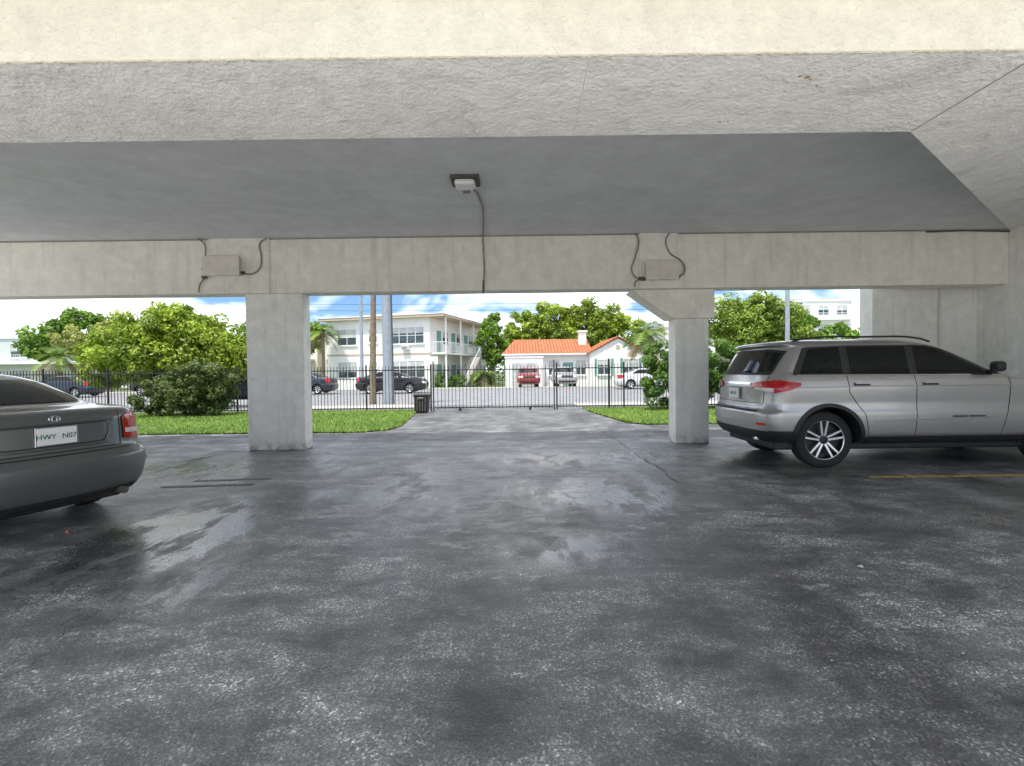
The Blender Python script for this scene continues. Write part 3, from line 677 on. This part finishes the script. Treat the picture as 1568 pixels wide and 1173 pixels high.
def tree(name,loc,blobs,n,size,dark,light,trunk_r=.15,h0=1.5,clump=.3,nclump=26,shell=.55,forks=5):
    e=empty(name,loc)
    top=np.mean([b[:3] for b in blobs],axis=0)
    tube('trunk',[(0,0,0),(random.uniform(-.1,.1),0,h0*.5),(top[0]*.3,top[1]*.3,h0),(top[0]*.8,top[1]*.8,max(h0+.3,top[2]))],trunk_r,M_bark,e,radii=[1.25,1,.8,.3],smooth=True)
    for i in range(forks*2):
        b=blobs[i%len(blobs)]; t=(b[0]+random.uniform(-.6,.6)*b[3],b[1]+random.uniform(-.6,.6)*b[4],b[2]+random.uniform(-.1,.7)*b[5])
        m=(t[0]*.45,t[1]*.45,h0+(t[2]-h0)*.6)
        tube('limb',[(top[0]*.2,top[1]*.2,h0*random.uniform(.75,1)),m,t],trunk_r*.5,M_bark,e,radii=[1,.6,.15],smooth=True)
    crown(blobs,n,size,dark,light,e,clump=clump,nclump=nclump,shell=shell)
    return e
GD=(.055,.12,.015); GL=(.24,.42,.04); YL=(.42,.55,.04); DK=(.03,.075,.015)
tree('tree',(-13.4,20.0,0),[(-1.6,0,2.3,1.5,1.6,1.1),(-.2,.2,2.9,1.7,1.7,1.25),(1.3,0,2.6,1.5,1.5,1.15),(2.2,.2,2.0,1.0,1.3,.9),(.4,-.3,3.3,1.2,1.2,.85),(-2.6,0,1.8,.9,1,.9),(0,0,1.5,2.2,1.2,.7),(.3,-.2,2.3,1.9,1.4,1.2)],62000,.075,GD,YL,.16,1.3,nclump=60,clump=.30)
e=empty('hedge_bush')
crown([(-10.8,16.8,.75,1.0,.7,.75),(-9.9,16.9,.9,.8,.7,.85),(-11.9,17.0,.7,.9,.6,.7),(-10.4,16.6,1.35,.75,.6,.6)],26000,.05,(.035,.07,.015),(.16,.22,.05),e,'foliage',nclump=40,clump=.28)
tube('stems',[(-10.5,16.9,0),(-10.4,16.8,1.3)],.04,M_bark,e)
crown([(5.2,17.0,1.0,.95,.8,.95),(6.2,17.1,1.1,.9,.8,1.0),(5.0,17.0,1.75,.7,.6,.6),(7.0,17.2,1.6,.9,.8,.9),(8.0,17.2,1.3,.9,.8,1.1)],30000,.055,DK,(.16,.30,.04),empty('hedge_bush'),'foliage',nclump=36,clump=.27)
tree('tree',(-33,41.5,0),[(-2.2,0,4.4,2.2,2,1.2),(.5,0,5.2,2.4,2,1.3),(2.8,0,4.6,1.8,1.8,1.1),(4.6,0,5.6,1.6,1.6,.9)],9000,.11,(.14,.20,.04),(.50,.52,.14),.2,2.4,nclump=30,clump=.22,shell=.35,forks=9)
tree('tree',(-2.0,52,0),[(0,0,5.4,1.2,1.2,1.6),(.5,0,3.6,1.5,1.3,1.5),(-.6,0,4.4,1.2,1.2,1.4),(.2,0,6.7,.7,.7,.8)],12000,.14,GD,GL,.2,2,nclump=30,clump=.34)
tree('tree',(6.5,64,0),[(-4.5,0,6.6,2.6,2,2.4),(-1.0,0,7.6,3.0,2,2.8),(2.6,0,7.6,3.0,2,2.7),(5.6,0,7.0,2.8,2,2.4),(-6.4,0,5.2,2,2,2.0),(8.2,0,5.8,2.5,2,2.4),(1,0,5.2,5.5,2,1.8)],44000,.20,GD,YL,.4,4,nclump=60,clump=.28)
tree('tree',(13.5,30,0),[(-.6,0,4.3,1.8,1.6,1.2),(1.2,0,4.7,1.6,1.6,1.1),(2.4,0,4.0,1.4,1.4,1.1),(0,0,3.2,2.2,1.6,1.0),(3.0,0,3.0,1.3,1.3,.9)],30000,.095,GD,(.34,.46,.05),.16,2,nclump=40,clump=.32)
tree('tree',(-44,52,0),[(0,0,6.0,3,2.5,2.2),(3.5,0,5.4,2.4,2.4,2),(-4,0,5.0,2.8,2.4,2)],14000,.22,GD,GL,.3,3,nclump=34)
tree('tree',(-22.5,50,0),[(0,0,4.0,2.4,2,1.8),(2.2,0,5,1.8,1.8,1.5),(-2.4,0,5.0,2,2,1.8)],12000,.18,GD,GL,.25,2.5,nclump=34)
tree('tree',(24,50,0),[(0,0,4.0,3,2,2),(4,0,4.6,3,2,2),(8.5,0,3.8,3,2,1.8)],16000,.2,GD,GL,.25,2.5,nclump=34)
crown([(x,47.3+random.uniform(-.3,.3),.6,1.3,.6,.65+random.uniform(0,.35)) for x in (-34,-31.5,-29,-27,-24.5,-22,-6.5,-4.5,-2.8,13.5,16,18.5,21,24)],20000,.09,DK,GL,empty('hedge'),'foliage',nclump=26,clump=.3)
crown([(x,74+random.uniform(-3,3),2.2,5,2,2.4+random.uniform(0,1.8)) for x in range(-90,110,9)],30000,.30,(.05,.11,.02),(.16,.30,.04),empty('distant_trees'),'foliage',nclump=30,clump=.3)
def palm(loc,h,r,nf=26,col=(.08,.18,.03),light=(.28,.38,.07)):
    e=empty('palm_tree',loc); tube('trunk',[(0,0,0),(.05,0,h*.5),(0,0,h)],.16,M_bark,e,radii=[1.2,.9,1.0])
    V=[];C=[]
    for i in range(nf):
        a=2*math.pi*i/nf*2.4+random.uniform(-.2,.2); el=random.uniform(-.9,1.2)
        base=np.array([0,0,h]); d=np.array([math.cos(a)*math.cos(el),math.sin(a)*math.cos(el),math.sin(el)])
        t=random.random(); cc=np.array(col)*(1-t)+np.array(light)*t
        if el<-.5: cc=np.array([.30,.24,.12])
        for s_ in range(8):
            f0=s_/8
            p=base+d*r*f0+np.array([0,0,-.55*r*f0*f0]); p2=base+d*r*(f0+.125)+np.array([0,0,-.55*r*(f0+.125)**2])
            sd=np.cross(d,[0,0,1]); sd/=np.linalg.norm(sd)+1e-9
            for sg in (-1,1):
                for q in range(3):
                    o=p+(p2-p)*q/3; ll=r*.42*math.sin(math.pi*(.12+f0*.85))
                    tip=o+sd*sg*ll+d*ll*.7+np.array([0,0,-.25*ll*random.uniform(.3,1.6)])
                    V+=[o,o+(p2-p)*.3,tip]; C+=[cc]*3
    fastmesh('fronds',np.array(V),3,[M_leaf],np.array(C),e)
palm((11.2,42.3,0),4.6,1.9,40)
palm((-38,42.5,0),3.2,1.8,24); palm((-32.5,44,0),2.6,1.7,24); palm((-2.6,46.5,0),1.2,1.2,18); palm((-17.5,47,0),5.3,1.6,26)

# ------------------------------------------------------------------ buildings
M_stucco=pm('stucco_white',(.84,.83,.81),.85,var=.05,scale=2)
M_stucco2=pm('stucco_cream',(.74,.70,.60),.85,var=.06,scale=2)
M_stuccog=pm('stucco_greygreen',(.56,.61,.58),.85,var=.06,scale=2)
M_trim=pm('trim_tan',(.50,.40,.30),.7)
M_trimw=pm('trim_white',(.82,.82,.82),.6,var=.03)
M_win=pm('window_glass',(.06,.08,.09),.06,var=.5,scale=.8)
M_blind=pm('window_blind',(.50,.52,.52),.5,var=.2,scale=2)
M_door=pm('door_green',(.15,.34,.29),.5)
M_roofg=pm('roof_grey',(.45,.43,.41),.9,var=.15)
def tilemat():
    m,nt,b=newmat('clay_tiles')
    tc=nt.nodes.new('ShaderNodeTexCoord'); w=nt.nodes.new('ShaderNodeTexWave'); w.inputs['Scale'].default_value=1.1; w.inputs['Distortion'].default_value=.3; w.bands_direction='X'
    nt.links.new(tc.outputs['Object'],w.inputs['Vector'])
    n=noise(nt,3,4,.7); c=ramp(nt,n.outputs[0],[(.3,(.42,.11,.04)),(.7,(.66,.24,.10))]).outputs[0]
    c=mix(nt,.5,c,w.outputs['Color'],'MULTIPLY'); nt.links.new(c,b.inputs['Base Color']); b.inputs['Roughness'].default_value=.8
    bump(nt,b,w.outputs['Fac'],.8,.06); return m
M_tile=tilemat()
def win(e,x0,x1,z0,z1,y=0,nv=1,nh=0,sill=True,ax='x',mat=None):
    f=.06
    L=[(x0-f,x1+f,-.05,.02,z0-f,z0),(x0-f,x1+f,-.05,.02,z1,z1+f),(x0-f,x0,-.05,.02,z0,z1),(x1,x1+f,-.05,.02,z0,z1)]
    for i in range(nv): 
        x=x0+(x1-x0)*(i+1)/(nv+1); L.append((x-.025,x+.025,-.04,.0,z0,z1))
    for i in range(nh):
        z=z0+(z1-z0)*(i+1)/(nh+1); L.append((x0,x1,-.036,.0,z-.02,z+.02))
    if sill: L.append((x0-.12,x1+.12,-.14,.0,z0-f-.07,z0-f-.002))
    g=[(x0,x1,-.015,.0-.003,z0,z1)]; bl=[(x0+.02,x1-.02,-.019,-.0155,z0+(z1-z0)*random.uniform(.35,.7),z1)]
    def tr(L): 
        if ax=='x': return [(a,b,c_+y,d+y,p,q) for a,b,c_,d,p,q in L]
        return [(y-d,y-c_,a,b,p,q) for a,b,c_,d,p,q in L]
    boxes('window_frame',tr(L),M_trimw,e); boxes('window_glass',tr(g),mat or M_win,e); boxes('window_blind',tr(bl),M_blind,e)
A=empty('apartment_building',(-7.4,46,0),R(-16)); Wd=10.8; D=15
box('walls',-Wd,0,0,D,-.05,6.35,M_stucco,A)
box('floor_band',-Wd-.03,.03,-.04,D+.03,3.02,3.17,M_trim,A)
box('eaves',-Wd-.55,1.6,-.6,D+.4,6.35,6.58,M_trim,A)
V=[(-Wd-.6,-.65,6.58),(1.65,-.65,6.58),(1.65,D+.45,6.58),(-Wd-.6,D+.45,6.58),(-4.6,4.6,7.5),(-4.6,D-4.6,7.5)]
mesh('hip_roof',V,[(0,1,4),(1,2,5,4),(2,3,5),(3,0,4,5)],M_roofg,A)
for z in (.95,4.05):
    win(A,-9.6,-7.6,z,z+1.45,0,1,1); win(A,-3.9,-.6,z,z+1.45,0,3,1)
    win(A,-6.2,-5.4,z+.2,z+1.4,0,0,1)
box('ac_unit',-2.7,-2.0,-.4,-.02,3.45,3.85,M_trimw,A,.02); boxes('ac_grille',[(-2.65,-2.05,-.41,-.40,3.5+.06*i,3.53+.06*i) for i in range(5)],M_pipedk,A)
box('ac_unit',-6.1,-5.5,-.35,-.02,.75,1.1,M_trimw,A,.02)
box('balcony_slab',0,1.5,.2,D,3.0,3.16,M_stucco,A); boxes('balcony_posts',[(1.36,1.48,.3+i*3.6,.42+i*3.6,0,6.35) for i in range(5)],M_trimw,A)
boxes('balcony_rail',[(1.43,1.47,.3,D,4.1,4.15),(1.43,1.47,.3,D,3.25,3.29)]+[(1.44,1.46,.3+.16*i,.32+.16*i,3.29,4.1) for i in range(92)]+[(.0,1.45,.25,.28,4.1,4.15)]+[(.1+.16*i,.12+.16*i,.255,.275,3.16,4.1) for i in range(9)],M_trimw,A)
for yy in (1.5,5,8.5,12):
    for z in (.0,3.16):
        boxes('apartment_door',[(.0,.04,yy,yy+.95,z,z+2.1)],M_door,A); win(A,yy+1.3,yy+2.6,z+.9,z+2.1,0.0,1,0,True,'y')
boxes('stairs',[(1.6,2.7,2+.28*i,2.3+.28*i,0,.19*(i+1)) for i in range(15)],M_walk,A)
tubes('stair_rail',[[(2.68,2,.95),(2.68,6.2,3.9)],[(2.68,2,0),(2.68,2,.95)],[(2.68,4.1,1.5),(2.68,4.1,2.45)]],.03,M_trimw,A)
box('garden_wall',-Wd,-.3,-3.2,-3.0,-.05,.75,M_stucco,A)
B=empty('bungalow_house',(-.6,46.3,0))
box('main_walls',0,7.6,0,7,-.05,2.95,M_stucco,B); box('garage_wing',-.0,3.4,-.9,-.002,-.05,2.55,M_stucco,B)
box('garage_parapet',-.06,3.46,-.96,.0,2.55,2.68,M_trimw,B)
boxes('garage_door',[(.6,2.9,-.93,-.902,0,2.1)],M_blind,B); boxes('garage_door_ribs',[(.6,2.9,-.945,-.93,.5*i,.5*i+.03) for i in range(1,4)],M_trimw,B)
V=[(-.3,-.45,2.9),(8.0,-.45,2.9),(8.0,7.4,2.9),(-.3,7.4,2.9),(.9,3.4,4.45),(8.0,3.4,4.45)]
mesh('tile_roof',V,[(0,1,5,4),(1,2,5),(2,3,4,5),(3,0,4),(0,3,2,1)],M_tile,B)
boxes('fascia',[(-.32,8.02,-.49,-.452,2.80,2.93)],M_trimw,B)
prism_y('gable_wall',[(7.6,-.05),(12.6,-.05),(12.6,2.9),(10.1,4.2),(7.6,2.9)],-1.0,6.5,M_stucco,B)
V=[(7.35,-1.2,2.82),(10.1,-1.2,4.28),(12.85,-1.2,2.82),(7.35,6.7,2.82),(10.1,6.7,4.28),(12.85,6.7,2.82),(7.35,-1.2,2.92),(10.1,-1.2,4.40),(12.85,-1.2,2.92),(7.35,6.7,2.92),(10.1,6.7,4.40),(12.85,6.7,2.92)]
mesh('gable_roof',V,[(6,7,10,9),(7,8,11,10),(0,3,4,1),(1,4,5,2),(0,1,7,6),(1,2,8,7),(3,9,10,4),(4,10,11,5),(0,6,9,3),(2,5,11,8)],M_tile,B)
win(B,4.0,4.9,1.0,2.3,0,1,1); win(B,6.5,7.3,1.0,2.3,0,1,1); boxes('front_door',[(5.3,6.2,-.04,-.003,0,2.1)],M_door,B)
win(B,8.3,9.4,1.0,2.3,-1.0,1,1); win(B,10.6,11.9,1.0,2.3,-1.0,2,1)
boxes('shutters',[(8.0,8.22,-1.05,-1.003,.9,2.4),(9.48,9.7,-1.05,-1.003,.9,2.4),(10.3,10.52,-1.05,-1.003,.9,2.4),(11.98,12.2,-1.05,-1.003,.9,2.4)],M_door,B)
box('chimney',7.0,7.7,1.8,2.6,3.4,5.0,M_stucco,B,.02); box('chimney_cap',6.9,7.8,1.7,2.7,5.0,5.15,M_trimw,B); box('attic_vent',9.95,10.25,-1.03,-1.002,3.2,3.6,M_trim,B)
boxes('garden_wall',[(13.2,26,-1.2,-1.0,-.05,1.0)],M_stucco,B)
def midrise(loc,rz,w,d,fl,nb,mat,name='apartment_building',fh=3.0):
    e=empty(name,loc,rz); H=fl*fh
    box('walls',0,w,0,d,-.05,H,mat,e); box('parapet',-.15,w+.15,-.15,d+.15,H,H+.5,M_trimw,e)
    bw=w/nb
    for f_ in range(fl):
        if f_>0:
            boxes('balcony',[(.3,w-.3,-1.2,-.003,f_*fh-.08+.0,f_*fh+.1)],M_trimw,e)
            boxes('balcony_rail',[(.3,w-.3,-1.2,-1.16,f_*fh+1.0,f_*fh+1.05)]+[(.3+.25*i,.33+.25*i,-1.19,-1.17,f_*fh+.1,f_*fh+1.0) for i in range(int((w-.6)/.25))],M_trimw,e)
        for i in range(nb): win(e,i*bw+bw*.2,i*bw+bw*.75,f_*fh+.8,f_*fh+2.3,0,1,0)
    return e
midrise((40,82,0),0,15,12,4,5,M_stucco)
midrise((-64,60,0),R(8),14,10,2,4,M_stuccog)
midrise((-48,62,0),0,12,10,2,4,M_stucco)
midrise((-21.5,58,0),0,7.0,9,2,3,M_stucco2)
midrise((-34,60,0),0,11,9,2,4,M_stucco2)
midrise((17,56,0),0,14,9,2,5,M_stucco)

# ------------------------------------------------------------------ world & light
sd=Vector((-.42,-.80,0)).normalized(); EL=R(66)
sdir=Vector((sd.x*math.cos(EL),sd.y*math.cos(EL),math.sin(EL)))
w=bpy.data.worlds.new('World'); scene.world=w; w.use_nodes=True; nt=w.node_tree; bg=nt.nodes['Background']
sky=nt.nodes.new('ShaderNodeTexSky'); sky.sky_type='NISHITA'; sky.sun_disc=False; sky.sun_elevation=EL; sky.sun_rotation=math.atan2(sd.x,sd.y); sky.ozone_density=3.5; sky.air_density=.8; sky.dust_density=.3
tc=nt.nodes.new('ShaderNodeTexCoord'); mp=nt.nodes.new('ShaderNodeMapping'); mp.inputs['Scale'].default_value=(1,1,2.6); nt.links.new(tc.outputs['Generated'],mp.inputs[0])
cn=noise(nt,3.4,4,.6,mp.outputs[0],.4); cf=ramp(nt,cn.outputs[0],[(.43,0),(.56,.95)])
sk=mix(nt,1.0,sky.outputs[0],(.85,1.0,1.12),'MULTIPLY')
cm=mix(nt,cf.outputs[0],sk,(15.2,15.4,15.7)); nt.links.new(cm,bg.inputs[0]); bg.inputs[1].default_value=.15
sl=bpy.data.lights.new('sun','SUN'); sl.energy=5.0; sl.angle=R(.53); sl.color=(1,.96,.89); so=bpy.data.objects.new('sun',sl); link(so); so.rotation_euler=sdir.to_track_quat('Z','Y').to_euler(); so.location=(0,0,20)

# ------------------------------------------------------------------ camera
cd=bpy.data.cameras.new('camera'); cam=bpy.data.objects.new('camera',cd); link(cam); cd.sensor_width=36; cd.lens=17.8; cd.clip_end=2000; cd.clip_start=.05
cam.matrix_world=Matrix.Translation((0,0,1.4))@Matrix.Rotation(R(90-1.37),4,'X')@Matrix.Rotation(R(-.72),4,'Z')
scene.camera=cam
scene.view_settings.view_transform='Standard'; scene.view_settings.look='None'; scene.view_settings.exposure=0
